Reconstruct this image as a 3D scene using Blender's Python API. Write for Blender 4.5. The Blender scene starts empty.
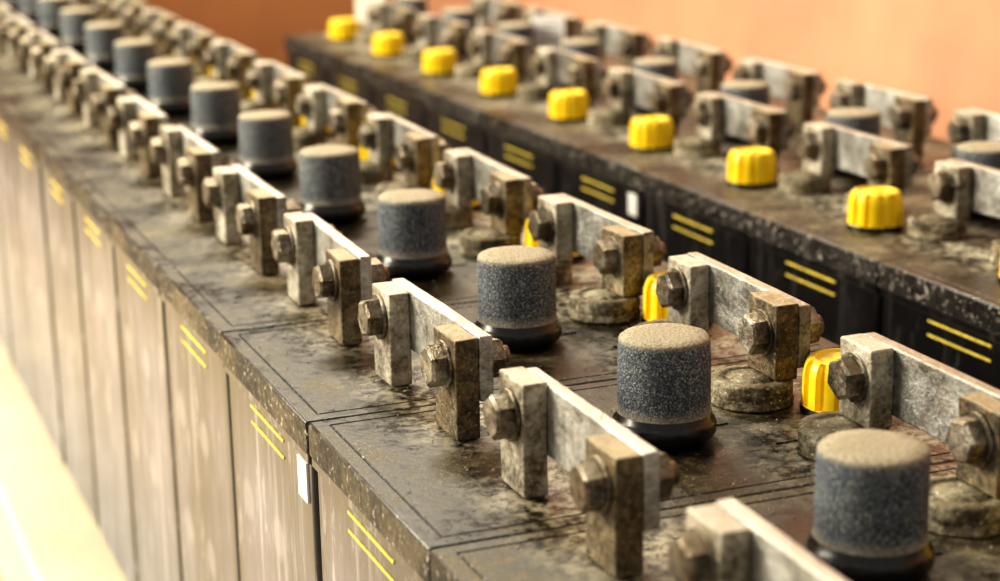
import bpy, bmesh, math, random
import numpy as np
from mathutils import Matrix, Vector, noise
random.seed(7)
# --- camera and key offsets solved by least squares from measured positions of repeated parts
def cam(p):
    f,pitch,yaw,roll,cx,cy,cz=p[:7]
    fw=np.array([math.sin(yaw)*math.cos(pitch),math.cos(yaw)*math.cos(pitch),-math.sin(pitch)])
    r=np.array([math.cos(yaw),-math.sin(yaw),0]); u=np.cross(r,fw)
    r2=r*math.cos(roll)+u*math.sin(roll); u2=-r*math.sin(roll)+u*math.cos(roll)
    return f,fw,r2,u2,np.array([cx,cy,cz])
def proj(p,P):
    f,fw,r,u,c=cam(p); d=np.array(P)-c; z=d@fw
    return np.array([500+f*(d@r)/z,290.5-f*(d@u)/z])
corn=[(425,545),(307,425),(222,330),(160,268),(107,212)]
caps=[(875,443),(658,338),(517,258),(410,199),(329,150),(265,114),(214,85),(171,58),(135,40),(105,20),(79,5)]
bott=[(870,560),(657,432),(516,338),(411,266),(330,214),(266,172),(214,135)]
fb=[(690,562),(502,418),(376,320),(283,248),(213,193)]
nb=[(590,488),(437,366),(328,282),(250,218)]
rb=[(850,378),(670,290),(540,225),(443,178)]
rn=[(975,437),(757,333),(605,255),(490,203)]
f0=1900
def res(q):
    p=q[:7]; xc,hc,dyc,xf,zb,gf,xr,gr,dr=q[7:16]; e=[]
    for k,c in enumerate(corn): e+=list(proj(p,(0,.2*k,0))-c)
    for k,c in enumerate(caps): e+=list(proj(p,(xc,-.1+.2*k+dyc,hc))-c)
    for k,c in enumerate(bott): e+=list(.5*(proj(p,(xc,-.1+.2*k+dyc,.004))-c))
    for k,c in enumerate(fb): e+=list(proj(p,(xf,-.2+.2*k+gf,zb))-c)
    for k,c in enumerate(nb): e+=list(proj(p,(xf,.2*k-gf,zb))-c)
    for k,c in enumerate(rb): e+=list(proj(p,(xr,.2*k+gr+dr,zb))-c)
    for k,c in enumerate(rn): e+=list(proj(p,(xr,.2*k-gr+dr,zb))-c)
    e.append((q[0]-f0)*.5); e.append(q[3]*300)
    return np.array(e)
def lm(res,q,n=40):
    lam=1e-2; r=res(q); c=r@r
    for i in range(n):
        J=np.array([(res(q+h)-r)/1e-6 for h in np.eye(len(q))*1e-6]).T
        A=J.T@J
        d=np.linalg.solve(A+lam*np.diag(np.diag(A)+1e-12),-J.T@r)
        r2=res(q+d)
        if r2@r2<c: q=q+d;r=r2;c=r2@r2;lam*=.3
        else: lam*=4
    return q,r
q,_=lm(res,np.array([f0,math.atan(505/f0),.378,0,-.281,-.803,.343,.17,.059,0,.06,.034,.052,.245,.052,.01]))
F,fw,r2,u2,C=cam(q)
XC,HC,DYC,XF,ZB,GF,XR,GR,DR=q[7:16]

# ------------------------------------------------------------ materials
def newmat(name):
    m=bpy.data.materials.new(name); m.use_nodes=True
    nt=m.node_tree; b=nt.nodes['Principled BSDF']; return m,nt,b
def N(nt,t,**kw):
    n=nt.nodes.new(t)
    for k,v in kw.items():
        if k in n.inputs: n.inputs[k].default_value=v
        else: setattr(n,k,v)
    return n
def coords(nt): return N(nt,'ShaderNodeNewGeometry').outputs['Position']
def nz(nt,vec,scale,detail=4,rough=.6):
    n=N(nt,'ShaderNodeTexNoise'); n.inputs['Scale'].default_value=scale; n.inputs['Detail'].default_value=detail; n.inputs['Roughness'].default_value=rough
    nt.links.new(vec,n.inputs['Vector']); return n.outputs['Fac']
def ramp(nt,fac,stops):
    r=N(nt,'ShaderNodeValToRGB'); cr=r.color_ramp
    while len(cr.elements)<len(stops): cr.elements.new(.5)
    for e,(p,c) in zip(cr.elements,stops): e.position=p; e.color=(*c,1)
    nt.links.new(fac,r.inputs['Fac']); return r.outputs['Color']
def setin(nt,s,v):
    if isinstance(v,bpy.types.NodeSocket): nt.links.new(v,s)
    else: s.default_value=(*v,1) if isinstance(v,tuple) and len(v)==3 and s.type=='RGBA' else v
def mix(nt,fac,a,b,mode='MIX'):
    m=N(nt,'ShaderNodeMix',data_type='RGBA',blend_type=mode)
    for s,v in ((0,fac),(6,a),(7,b)): setin(nt,m.inputs[s],v)
    return m.outputs[2]
def math_(nt,op,a,b=0.,clamp=False):
    m=N(nt,'ShaderNodeMath',operation=op); m.use_clamp=clamp
    setin(nt,m.inputs[0],a); setin(nt,m.inputs[1],b)
    return m.outputs[0]
def mrange(nt,v,a,b,c=0.,d=1.):
    n=N(nt,'ShaderNodeMapRange'); setin(nt,n.inputs[0],v)
    for i,x in enumerate((a,b,c,d)): n.inputs[i+1].default_value=x
    return n.outputs[0]
def bump(nt,b,h,strength=.3,dist=.001):
    n=N(nt,'ShaderNodeBump'); n.inputs['Strength'].default_value=strength; n.inputs['Distance'].default_value=dist
    nt.links.new(h,n.inputs['Height']); nt.links.new(n.outputs[0],b.inputs['Normal'])
def upfac(nt,lo=.5,hi=.95):
    g=N(nt,'ShaderNodeNewGeometry'); s=N(nt,'ShaderNodeSeparateXYZ'); nt.links.new(g.outputs['Normal'],s.inputs[0])
    return mrange(nt,s.outputs['Z'],lo,hi)

mCer,nt,b=newmat('ceramic_grey'); v=coords(nt)
sp=ramp(nt,nz(nt,v,950,2,.8),[(.35,(.016,.020,.030)),(.47,(.055,.070,.095)),(.57,(.15,.17,.195)),(.66,(.52,.51,.47))])
big=ramp(nt,nz(nt,v,30,4),[(.35,(.70,.74,.82)),(.7,(1.2,1.15,1.02))])
base=mix(nt,1.,sp,big,'MULTIPLY')
dust=ramp(nt,nz(nt,v,800,3,.75),[(.36,(.19,.155,.09)),(.62,(.62,.53,.36))])
dn=math_(nt,'MULTIPLY',upfac(nt,.1,.8),.85)
nt.links.new(mix(nt,dn,base,dust),b.inputs['Base Color']); b.inputs['Roughness'].default_value=.8
bump(nt,b,nz(nt,v,900,2,.75),.9,.001)
mRub,nt,b=newmat('black_rubber'); v=coords(nt)
d=math_(nt,'MULTIPLY',upfac(nt,.6,1.),ramp(nt,nz(nt,v,250,4),[(.45,(0,0,0)),(.7,(.7,.7,.7))]))
nt.links.new(mix(nt,d,(.005,.005,.006),(.22,.17,.10)),b.inputs['Base Color']); b.inputs['Roughness'].default_value=.26
mLid,nt,b=newmat('battery_lid_plastic'); v=coords(nt)
n1=nz(nt,v,11,6,.70); n2=nz(nt,v,130,5,.72); n3=nz(nt,v,1000,2,.6); n4=nz(nt,v,38,6,.75)
s=math_(nt,'ADD',math_(nt,'MULTIPLY',n1,.68),math_(nt,'MULTIPLY',n2,.32))
c1=ramp(nt,s,[(.40,(.006,.0045,.002)),(.49,(.018,.0135,.006)),(.56,(.060,.046,.020)),(.62,(.17,.135,.065)),(.71,(.36,.30,.17))])
tc=N(nt,'ShaderNodeTexCoord'); sx=N(nt,'ShaderNodeSeparateXYZ'); nt.links.new(tc.outputs['Object'],sx.inputs[0])
def band(x0,w):
    return mrange(nt,math_(nt,'ABSOLUTE',math_(nt,'SUBTRACT',sx.outputs[0],x0)),w,.0)
ymid=math_(nt,'ABSOLUTE',math_(nt,'SUBTRACT',sx.outputs[1],.1))
yb=mrange(nt,ymid,.0,.05)
near=math_(nt,'MULTIPLY',math_(nt,'MAXIMUM',band(.085,.055),band(.255,.075)),yb)
pw=math_(nt,'MULTIPLY',near,ramp(nt,math_(nt,'ADD',math_(nt,'MULTIPLY',n2,.5),math_(nt,'MULTIPLY',n4,.5)),[(.46,(0,0,0)),(.56,(1,1,1))]))
grit=ramp(nt,n3,[(.59,(0,0,0)),(.68,(1,1,1))])
gf=math_(nt,'MULTIPLY',grit,mrange(nt,n1,.42,.62,.06,.8))
c2=mix(nt,gf,c1,(.42,.35,.20))
c3=mix(nt,pw,c2,(.52,.46,.33))
crust=ramp(nt,n4,[(.58,(0,0,0)),(.67,(1,1,1))])
c3=mix(nt,math_(nt,'MULTIPLY',crust,math_(nt,'MULTIPLY',grit,.95)),c3,(.70,.65,.54))
up=upfac(nt,.5,.95)
side=ramp(nt,nz(nt,v,200,5,.78),[(.51,(.008,.007,.006)),(.58,(.04,.033,.026)),(.66,(.58,.53,.46))])
nt.links.new(mix(nt,up,side,c3),b.inputs['Base Color'])
nt.links.new(ramp(nt,s,[(.42,(.25,)*3),(.60,(.66,)*3)]),b.inputs['Roughness'])
b.inputs['Specular IOR Level'].default_value=.42
bump(nt,b,n2,.35,.0008)
def jar(name,cols,rough,darkc,ringc,crk,coat,ringk):
    m,nt,b=newmat(name); g=N(nt,'ShaderNodeNewGeometry')
    def mapped(z):
        mp=N(nt,'ShaderNodeMapping'); mp.inputs['Scale'].default_value=(1,1,z); nt.links.new(g.outputs['Position'],mp.inputs[0]); return mp.outputs[0]
    a=nz(nt,mapped(.25),11,4,.6); c=nz(nt,mapped(.25),80,5,.75); st=nz(nt,mapped(.045),75,4,.7)
    s=math_(nt,'ADD',math_(nt,'MULTIPLY',a,.65),math_(nt,'MULTIPLY',c,.35))
    col=ramp(nt,s,cols)
    tc=N(nt,'ShaderNodeTexCoord'); sx=N(nt,'ShaderNodeSeparateXYZ'); nt.links.new(tc.outputs['Object'],sx.inputs[0])
    for y0,z0 in ((.085,.10),(.158,.10),(.085,.19),(.158,.19)):
        dy=math_(nt,'SUBTRACT',sx.outputs[1],y0); dz=math_(nt,'ADD',sx.outputs[2],z0)
        rr=math_(nt,'SQRT',math_(nt,'ADD',math_(nt,'MULTIPLY',dy,dy),math_(nt,'MULTIPLY',dz,dz)))
        rg=mrange(nt,rr,.016,.010)
        col=mix(nt,math_(nt,'MULTIPLY',rg,ringk),col,ringc)
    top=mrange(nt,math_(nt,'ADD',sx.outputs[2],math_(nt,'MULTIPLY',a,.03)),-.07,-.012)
    col=mix(nt,math_(nt,'MULTIPLY',top,.85),col,darkc)  # darker towards the lid
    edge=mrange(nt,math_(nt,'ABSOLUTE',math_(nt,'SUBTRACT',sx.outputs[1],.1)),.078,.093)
    col=mix(nt,math_(nt,'MULTIPLY',edge,.92),col,darkc)  # darker towards the vertical edges of each jar
    cr=math_(nt,'MAXIMUM',ramp(nt,c,[(.57,(0,0,0)),(.67,(1,1,1))]),ramp(nt,st,[(.55,(0,0,0)),(.68,(1,1,1))]))
    col=mix(nt,math_(nt,'MULTIPLY',cr,crk),col,ringc)
    nt.links.new(col,b.inputs['Base Color']); b.inputs['Roughness'].default_value=rough
    b.inputs['Coat Weight'].default_value=coat; b.inputs['Coat Roughness'].default_value=.1
    return m
mJar=jar('translucent_jar_plastic',[(.36,(.022,.024,.045)),(.46,(.055,.058,.092)),(.55,(.115,.117,.170)),(.66,(.23,.225,.27))],.3,(.005,.006,.014),(.46,.45,.48),.55,.35,.28)
mJarD=jar('gap_shaded_jar_plastic',[(.38,(.003,.003,.004)),(.55,(.010,.010,.011)),(.72,(.06,.055,.052))],.3,(.003,.003,.004),(.14,.13,.12),.35,.3,.1)  # back-row jars: shadow of the gap put into the colour
def metal(name,cols,met,rough,dustc,rust=.0,dustk=.7,crk=.35):
    m,nt,b=newmat(name); v=coords(nt)
    a=nz(nt,v,42,5,.7); c=nz(nt,v,260,4,.75)
    s=math_(nt,'ADD',math_(nt,'MULTIPLY',a,.6),math_(nt,'MULTIPLY',c,.4))
    base=ramp(nt,s,cols)
    base=mix(nt,math_(nt,'MULTIPLY',upfac(nt,.6,1.),dustk),base,dustc)
    r=ramp(nt,nz(nt,v,65,6,.75),[(.50,(0,0,0)),(.61,(1,1,1))])
    rc=ramp(nt,nz(nt,v,300,3,.7),[(.4,(.07,.032,.010)),(.6,(.24,.13,.045))])
    base=mix(nt,math_(nt,'MULTIPLY',r,rust),base,rc)
    cr=ramp(nt,nz(nt,v,420,4,.75),[(.59,(0,0,0)),(.67,(1,1,1))])
    nt.links.new(mix(nt,math_(nt,'MULTIPLY',cr,crk),base,(.74,.70,.60)),b.inputs['Base Color'])
    b.inputs['Metallic'].default_value=met; b.inputs['Roughness'].default_value=rough
    bump(nt,b,c,.8,.0015); return m
mLug=metal('lead_lug',[(.38,(.07,.054,.032)),(.46,(.24,.21,.155)),(.54,(.45,.41,.33)),(.64,(.74,.70,.60))],.2,.5,(.60,.54,.42),.25)
mLugR=metal('rusty_lug',[(.38,(.020,.014,.006)),(.47,(.075,.055,.027)),(.56,(.20,.16,.09)),(.68,(.50,.43,.28))],.35,.45,(.44,.37,.22),.5)
mBar=metal('plated_bar',[(.37,(.12,.105,.08)),(.46,(.31,.30,.27)),(.55,(.50,.49,.46)),(.66,(.76,.75,.71))],.5,.34,(.62,.58,.49),.2)
mBarR=metal('stained_bar',[(.37,(.07,.06,.045)),(.46,(.21,.205,.185)),(.55,(.36,.355,.335)),(.66,(.62,.61,.58))],.55,.36,(.46,.42,.32),.3)
mBolt=metal('steel_bolt',[(.39,(.03,.022,.012)),(.50,(.16,.135,.10)),(.61,(.46,.42,.35))],.65,.35,(.36,.30,.19),.45)
mBush=metal('lead_bushing',[(.38,(.025,.018,.009)),(.47,(.10,.080,.043)),(.55,(.28,.245,.16)),(.65,(.70,.65,.54))],.1,.8,(.16,.125,.06),.25,.6,.8)
mCrumb=metal('dust_grit',[(.3,(.20,.17,.11)),(.6,(.42,.37,.28)),(.8,(.65,.6,.5))],0,.95,(.5,.45,.34))
def plain(name,col,rough,nscale=80,var=.25,coat=0,up=None):
    m,nt,b=newmat(name); v=coords(nt); n=nz(nt,v,nscale,5,.6)
    a=tuple(x*(1-var) for x in col); c=tuple(min(1,x*(1+var)) for x in col)
    cc=ramp(nt,n,[(.35,a),(.65,c)])
    if up: cc=mix(nt,math_(nt,'MULTIPLY',upfac(nt,.6,1.),.25),cc,up)
    nt.links.new(cc,b.inputs['Base Color']); b.inputs['Roughness'].default_value=rough
    b.inputs['Coat Weight'].default_value=coat
    return m
mYel=plain('yellow_plastic',(1.0,.68,.006),.42,120,.06,0,(1,.82,.25))
mLine=plain('yellow_marking',(.78,.60,.09),.5,200,.3)
mWhite=plain('white_label',(.85,.83,.80),.6,60,.06)
mPlinth=plain('cream_paint',(.62,.54,.38),.6,6,.10)
mFloor=plain('tan_floor',(.50,.40,.25),.5,5,.15)
mWallR=plain('salmon_plaster',(.54,.275,.165),.85,3.,.12)
mWallB=plain('brown_plaster',(.34,.155,.062),.85,1.5,.15)

# ------------------------------------------------------------ mesh helpers
def mesh_from(bm,name,mats):
    me=bpy.data.meshes.new(name); bm.normal_update(); bm.to_mesh(me); bm.free()
    for m in mats: me.materials.append(m)
    return me
def box(bm,x0,x1,y0,y1,z0,z1,mi=0,bev=0.,seg=1):
    vs=[bm.verts.new((x,y,z)) for z in (z0,z1) for y in (y0,y1) for x in (x0,x1)]
    fs=[(0,2,3,1),(4,5,7,6),(0,1,5,4),(2,6,7,3),(0,4,6,2),(1,3,7,5)]
    faces=[bm.faces.new([vs[i] for i in f]) for f in fs]
    for f in faces: f.material_index=mi
    if bev>0:
        es=list({e for f in faces for e in f.edges})
        r=bmesh.ops.bevel(bm,geom=es,offset=bev,segments=seg,affect='EDGES',profile=.5)
        for f in r['faces']: f.material_index=mi; f.smooth=seg>1
    return vs
def lathe(bm,prof,seg=48,M=Matrix(),smooth=True,rfun=None):
    rings=[]
    for r,z,mi in prof:
        if r<1e-6: rings.append([bm.verts.new(M@Vector((0,0,z)))])
        else:
            L=[]
            for i in range(seg):
                a=2*math.pi*i/seg; rr=rfun(r,a,z) if rfun else r
                L.append(bm.verts.new(M@Vector((rr*math.cos(a),rr*math.sin(a),z))))
            rings.append(L)
    for k in range(len(rings)-1):
        A,B=rings[k],rings[k+1]; mi=prof[k+1][2]
        for i in range(seg):
            j=(i+1)%seg
            if len(A)==1: f=bm.faces.new((A[0],B[j],B[i]))
            elif len(B)==1: f=bm.faces.new((A[i],A[j],B[0]))
            else: f=bm.faces.new((A[i],A[j],B[j],B[i]))
            f.material_index=mi; f.smooth=smooth
def hexp(bm,c,r,x0,x1,rot,mi,ch=.0015):
    cx,cy=c; d=1 if x1>x0 else -1
    def ring(rr,x): return [bm.verts.new((x,cx+rr*math.cos(rot+i*math.pi/3),cy+rr*math.sin(rot+i*math.pi/3))) for i in range(6)]
    A=ring(r*.86,x0);B=ring(r,x0+d*ch);Cc=ring(r,x1)
    f=[bm.faces.new(A)]
    for P,Q in ((A,B),(B,Cc)):
        for i in range(6): f.append(bm.faces.new((P[i],P[(i+1)%6],Q[(i+1)%6],Q[i])))
    f.append(bm.faces.new(Cc[::-1]))
    for x in f: x.material_index=mi
def cylx(bm,c,r,x0,x1,mi,seg=24):
    A=[bm.verts.new((x0,c[0]+r*math.cos(2*math.pi*i/seg),c[1]+r*math.sin(2*math.pi*i/seg))) for i in range(seg)]
    B=[bm.verts.new((x1,c[0]+r*math.cos(2*math.pi*i/seg),c[1]+r*math.sin(2*math.pi*i/seg))) for i in range(seg)]
    f=[bm.faces.new(A[::-1]),bm.faces.new(B)]
    for i in range(seg):
        g=bm.faces.new((A[i],A[(i+1)%seg],B[(i+1)%seg],B[i])); g.smooth=True; f.append(g)
    for x in f: x.material_index=mi
def fixn(bm): bmesh.ops.recalc_face_normals(bm,faces=bm.faces)
COL=bpy.context.scene.collection
def obj(name,me,M=Matrix(),parent=None):
    o=bpy.data.objects.new(name,me); COL.objects.link(o)
    if parent: o.parent=parent; o.matrix_local=M
    else: o.matrix_world=M
    return o

W=.343; S=.2; H=.357; LH=.02
def make_vent(seed):
    bm=bmesh.new(); h=HC-.0005; R=.0245
    lathe(bm,[(0,0,1),(.0222,0,1),(.0222,.0028,1),(.0266,.0033,1),(.0277,.0052,1),(.0277,.0098,1),(.0268,.0118,1),(.0254,.0124,1),(.0252,.0158,1),(.0245,.0163,0),
      (R,h*.4,0),(R*.995,h*.75,0),(R*.99,h-.0035,0),(R*.97,h-.0014,0),(R*.92,h-.0003,0),(R*.6,h+.0002,0),(0,h+.0004,0)],56)
    fixn(bm)
    for v in bm.verts:
        if v.co.z>.0165:
            d=noise.noise(v.co*120+Vector((seed,0,0)))*.0003; v.co.x*=1+d/R; v.co.y*=1+d/R; v.co.z+=d
    return mesh_from(bm,'vent_plug_mesh',[mCer,mRub])
vents=[make_vent(i) for i in range(3)]
def make_yellow():
    bm=bmesh.new(); n=12; seg=n*8; h=.030
    def rf(r,a,z):
        if r<.016 or z<.0036 or z>h-.001: return r
        t=(a*n/(2*math.pi))%1.0
        return r-(.0030 if .36<t<.64 else 0.)
    lathe(bm,[(0,0,1),(.0230,0,1),(.0230,.003,1),(.0222,.0034,1),(.0222,.0038,0),(.0217,.0215,0),(.0209,.0255,0),(.0196,.0283,0),(.0180,h-.0004,0),(.0155,h,0),(.0147,h-.0014,0),(.006,h-.0014,0),(.0055,h+.0003,0),(0,h+.0003,0)],seg,smooth=False,rfun=rf)
    fixn(bm); return mesh_from(bm,'filler_cap_mesh',[mYel,mRub])
yme=make_yellow()
def make_conn(seed,ring,half):
    rnd=random.Random(seed); bm=bmesh.new()
    zb=ZB; zt=ZB+.0175; z0=.0142 if ring else 0.
    for sgn in (1,-1):
        y=sgn*half; lt=.0145; hw=.0165 if sgn<0 else .0155
        dz=rnd.uniform(-.0015,.002); tz=rnd.uniform(-.0008,.0008)
        box(bm,-lt/2+tz,lt/2-.001,y-hw,y+hw,z0,zt+dz,0 if sgn>0 else 1,.0011,2)
        rot=rnd.uniform(0,math.pi/3); x=-lt/2
        cylx(bm,(y,zb),.0132,x-.0018,x+.001,3)
        hexp(bm,(y,zb),.0117,x-.0105,x-.0018,rot,3)
        xb=lt/2+.007
        cylx(bm,(y,zb),.0128,xb-.001,xb+.0018,3)
        hexp(bm,(y,zb),.0115,xb+.0105,xb+.0015,rot+.4,3)
        cylx(bm,(y,zb),.0058,xb+.009,xb+.0145,3,16)
    box(bm,.0145/2-.001,.0145/2+.007,-half-.0165,half+.0165,zb-.0185,zb+.0175,2,.0010,2)
    if ring:
        for sgn in (1,-1):
            M=Matrix.Translation((-.0135,sgn*half,0))
            lathe(bm,[(0,0,4),(.0232,0,4),(.0236,.0012,4),(.0232,.0022,4),(.0232,.0040,4),(.0224,.0048,4),(.0224,.0058,4),(.0230,.0066,4),(.0230,.0094,4),(.0230,.0122,4),(.0222,.0138,4),(.0170,.0142,4),(.0165,.0134,4),(.0120,.0134,4),(.0115,.0144,4),(0,.0144,4)],60,M)
    fixn(bm)
    bmesh.ops.subdivide_edges(bm,edges=[e for e in bm.edges if e.calc_length()>.02],cuts=3,use_grid_fill=True)
    for v in bm.verts:
        d=noise.noise(v.co*90+Vector((seed*3.1,0,0))); isr=ring and v.co.z<.0145
        if v.co.z>.0004: v.co+=Vector((d*.0005,noise.noise(v.co*70+Vector((9,seed,0)))*.0005,d*.0004 if v.co.z>.003 else 0))
        if isr and v.co.z>.0005: v.co+=Vector((noise.noise(v.co*260),noise.noise(v.co*260+Vector((5,0,0))),.4*noise.noise(v.co*300+Vector((0,7,0)))))*.0014
    return mesh_from(bm,'connector_mesh',[mLug,mLugR,mBarR if ring else mBar,mBolt,mBush])
connF=[make_conn(i,False,GF) for i in range(4)]
connR=[make_conn(10+i,True,GR) for i in range(4)]
def make_lid():
    bm=bmesh.new(); g=.0006
    box(bm,0,W,g,S-g,-LH,0,0,.0016,2)
    top=max(bm.faces,key=lambda f:f.calc_center_median().z*1000+f.calc_area())
    bmesh.ops.inset_region(bm,faces=[top],thickness=.011)
    bmesh.ops.inset_region(bm,faces=[top],thickness=.0012,depth=-.0014)
    bmesh.ops.inset_region(bm,faces=[top],thickness=.0012,depth=.0014)
    for (x,y,l,w) in ((.115,.035,.018,.0012),(.115,.165,.018,.0012),(.20,.10,.014,.001),(.222,.06,.014,.001)):
        box(bm,x-l/2,x+l/2,y-w,y+w,-.0005,.0009,0)
    fixn(bm); return mesh_from(bm,'lid_mesh',[mLid])
def make_jar(mj,H):
    bm=bmesh.new(); g=.0026
    box(bm,.003,W-.003,g,S-g,-H,-LH+.001,0,.004,3)
    box(bm,.001,W-.001,g*.6,S-g*.6,-LH-.006,-LH+.0005,0,.001,1)
    fixn(bm); return mesh_from(bm,'jar_mesh',[mj])
def make_marks():
    bm=bmesh.new()
    for z in (-.031,-.0415):
        for x0,x1 in ((.0024,.0032),(W-.0032,W-.0024)):
            box(bm,x0,x1,.062,.137,z-.0009,z+.0009,0)
    return mesh_from(bm,'marks_mesh',[mLine])
lid=make_lid(); jar1=make_jar(mJar,H); jar2=make_jar(mJarD,H-.0135); marks=make_marks()
def label():
    bm=bmesh.new(); box(bm,.0018,.0032,-.009,.009,-.012,.012,0); return mesh_from(bm,'label_mesh',[mWhite])
lab=label()

def cell(M,jm):
    e=bpy.data.objects.new('battery_cell',None); e.empty_display_size=.05; COL.objects.link(e); e.matrix_world=M
    obj('lid',lid,parent=e); obj('jar',jm,parent=e); obj('level_marks',marks,parent=e); return e
def jit(a=.0006): return random.uniform(-a,a)
N0,N1=-3,21
RZ=lambda a:Matrix.Rotation(a,4,'Z')
for k in range(N0,N1):
    c=cell(Matrix.Translation((jit(.0008),S*k,random.uniform(-.0008,0))),jar1)
    if k==1: obj('paper_label',lab,Matrix.Translation((0,.020,-.040)),c)
    dd=.005 if k==-1 else 0
    obj('vent_plug',vents[k%3],Matrix.Translation((XC+jit(.001)+dd,S*(k+.5)+DYC+jit(.001)+dd,0.0003))@RZ(random.uniform(0,6)))
    obj('filler_cap',yme,Matrix.Translation((XR+.034,S*(k+.5)+DR+.012,0.0003))@RZ(random.uniform(0,6)))
for k in range(N0+1,N1):
    obj('intercell_connector',connF[k%4],Matrix.Translation((XF+.00725+.004,S*k,0.0003))@RZ(jit(.02)))
    obj('intercell_connector',connR[(k*3)%4],Matrix.Translation((XR+.00725+.004,S*k+DR,0.0003))@RZ(jit(.02)))
M2=Matrix.Translation((.5065,.5+.0203,-.0128))@RZ(.0117)@Matrix.Translation((0,-.5,0))
for k in range(-3,10):
    c=cell(M2@Matrix.Translation((0,S*k,0)),jar2)
    obj('filler_cap',yme,M2@Matrix.Translation((.063,S*(k+.5),0.0003))@RZ(random.uniform(0,6)))
    obj('vent_plug',vents[k%3],M2@Matrix.Translation((.169,S*(k+.5),0.0003))@RZ(random.uniform(0,6)))
    if k>-3:
        obj('intercell_connector',connR[(k*3+1)%4],M2@Matrix.Translation((.104,S*k,0.0003))@RZ(jit(.02)))
        obj('intercell_connector',connF[k%4],M2@Matrix.Translation((.262,S*k,0.0003))@RZ(jit(.02)))
    if k==4: obj('paper_label',lab,Matrix.Translation((0,.02,-.035)),c)
def card():
    bm=bmesh.new(); box(bm,-.0006,.0006,-.022,.022,0,.064,0,.0004)
    for i in range(4): box(bm,-.0009,.0009,-.014,.014-.005*(i%2),.030+i*.007,.0311+i*.007,1)
    return mesh_from(bm,'card_mesh',[mWhite,mRub])
cm=card()
obj('paper_tag',cm,M2@Matrix.Translation((.215,1.50,.0010))@RZ(1.0))
obj('paper_tag',cm,M2@Matrix.Translation((.105,1.90,.0010))@RZ(1.0))

bm=bmesh.new()
for i in range(4200):
    y=-.45+random.random()**1.5*2.4
    if random.random()<.35: x=random.uniform(.01,W-.01)
    else:
        x=random.gauss(random.choice((XF+.03,XR,XR+.03)),.016); y=round(y/S)*S+random.gauss(0,1)*.02+random.choice((-1,1))*GF
    if not(.004<x<W-.004): continue
    s=random.uniform(.0003,.0008)
    r=bmesh.ops.create_icosphere(bm,subdivisions=1,radius=s,matrix=Matrix.Translation((x,y,s*.4))@Matrix.Rotation(random.uniform(0,3),4,(random.random(),random.random(),1)))
    for v in r['verts']: v.co.z=max(0.0001,v.co.z)
obj('dust_grit',mesh_from(bm,'grit',[mCrumb]))

def slab(name,x0,x1,y0,y1,z0,z1,m,bev=0):
    bm=bmesh.new(); box(bm,x0,x1,y0,y1,z0,z1,0,bev); return obj(name,mesh_from(bm,name,[m]))
slab('battery_plinth',-.072,1.0,-1.2,4.3,-H-.121,-H-.001,mPlinth,.006)
slab('floor',-3,1.6,-3,4.7,-H-.17,-H-.121,mFloor)
slab('wall_right',1.45,1.55,-1.5,4.5,-H-.12,1.6,mWallR)
slab('wall_back',-3,1.55,4.5,4.6,-H-.12,1.6,mWallB)

w=bpy.data.worlds.new('World'); bpy.context.scene.world=w; w.use_nodes=True
bg=w.node_tree.nodes['Background']; bg.inputs[0].default_value=(1,.95,.85,1); bg.inputs[1].default_value=.47
def area(name,loc,tgt,sx,sy,pw,col):
    l=bpy.data.lights.new(name,'AREA'); l.shape='RECTANGLE'; l.size=sx; l.size_y=sy; l.energy=pw; l.color=col
    o=bpy.data.objects.new(name,l); COL.objects.link(o); o.location=loc
    o.rotation_euler=(Vector(tgt)-Vector(loc)).to_track_quat('-Z','Y').to_euler(); return o
area('window_light',(-2.2,2.0,1.3),(.2,.8,0),1.4,1.1,205,(1,.92,.74))
area('overhead_area',(.5,3.0,2.4),(.3,1.0,0),1.0,.9,112,(1,.91,.73))  # soft area light high over the far cells; no fixture modelled

cd=bpy.data.cameras.new('camera'); co=bpy.data.objects.new('camera',cd); COL.objects.link(co)
co.matrix_world=Matrix(((r2[0],u2[0],-fw[0],C[0]),(r2[1],u2[1],-fw[1],C[1]),(r2[2],u2[2],-fw[2],C[2]),(0,0,0,1)))
cd.sensor_width=36; cd.lens=F/1000*36; cd.clip_start=.02
cd.dof.use_dof=True; cd.dof.focus_distance=1.04; cd.dof.aperture_fstop=7.0
sc=bpy.context.scene; sc.camera=co
sc.view_settings.view_transform='Standard'
try: sc.view_settings.look='Medium High Contrast'
except Exception as e: pass
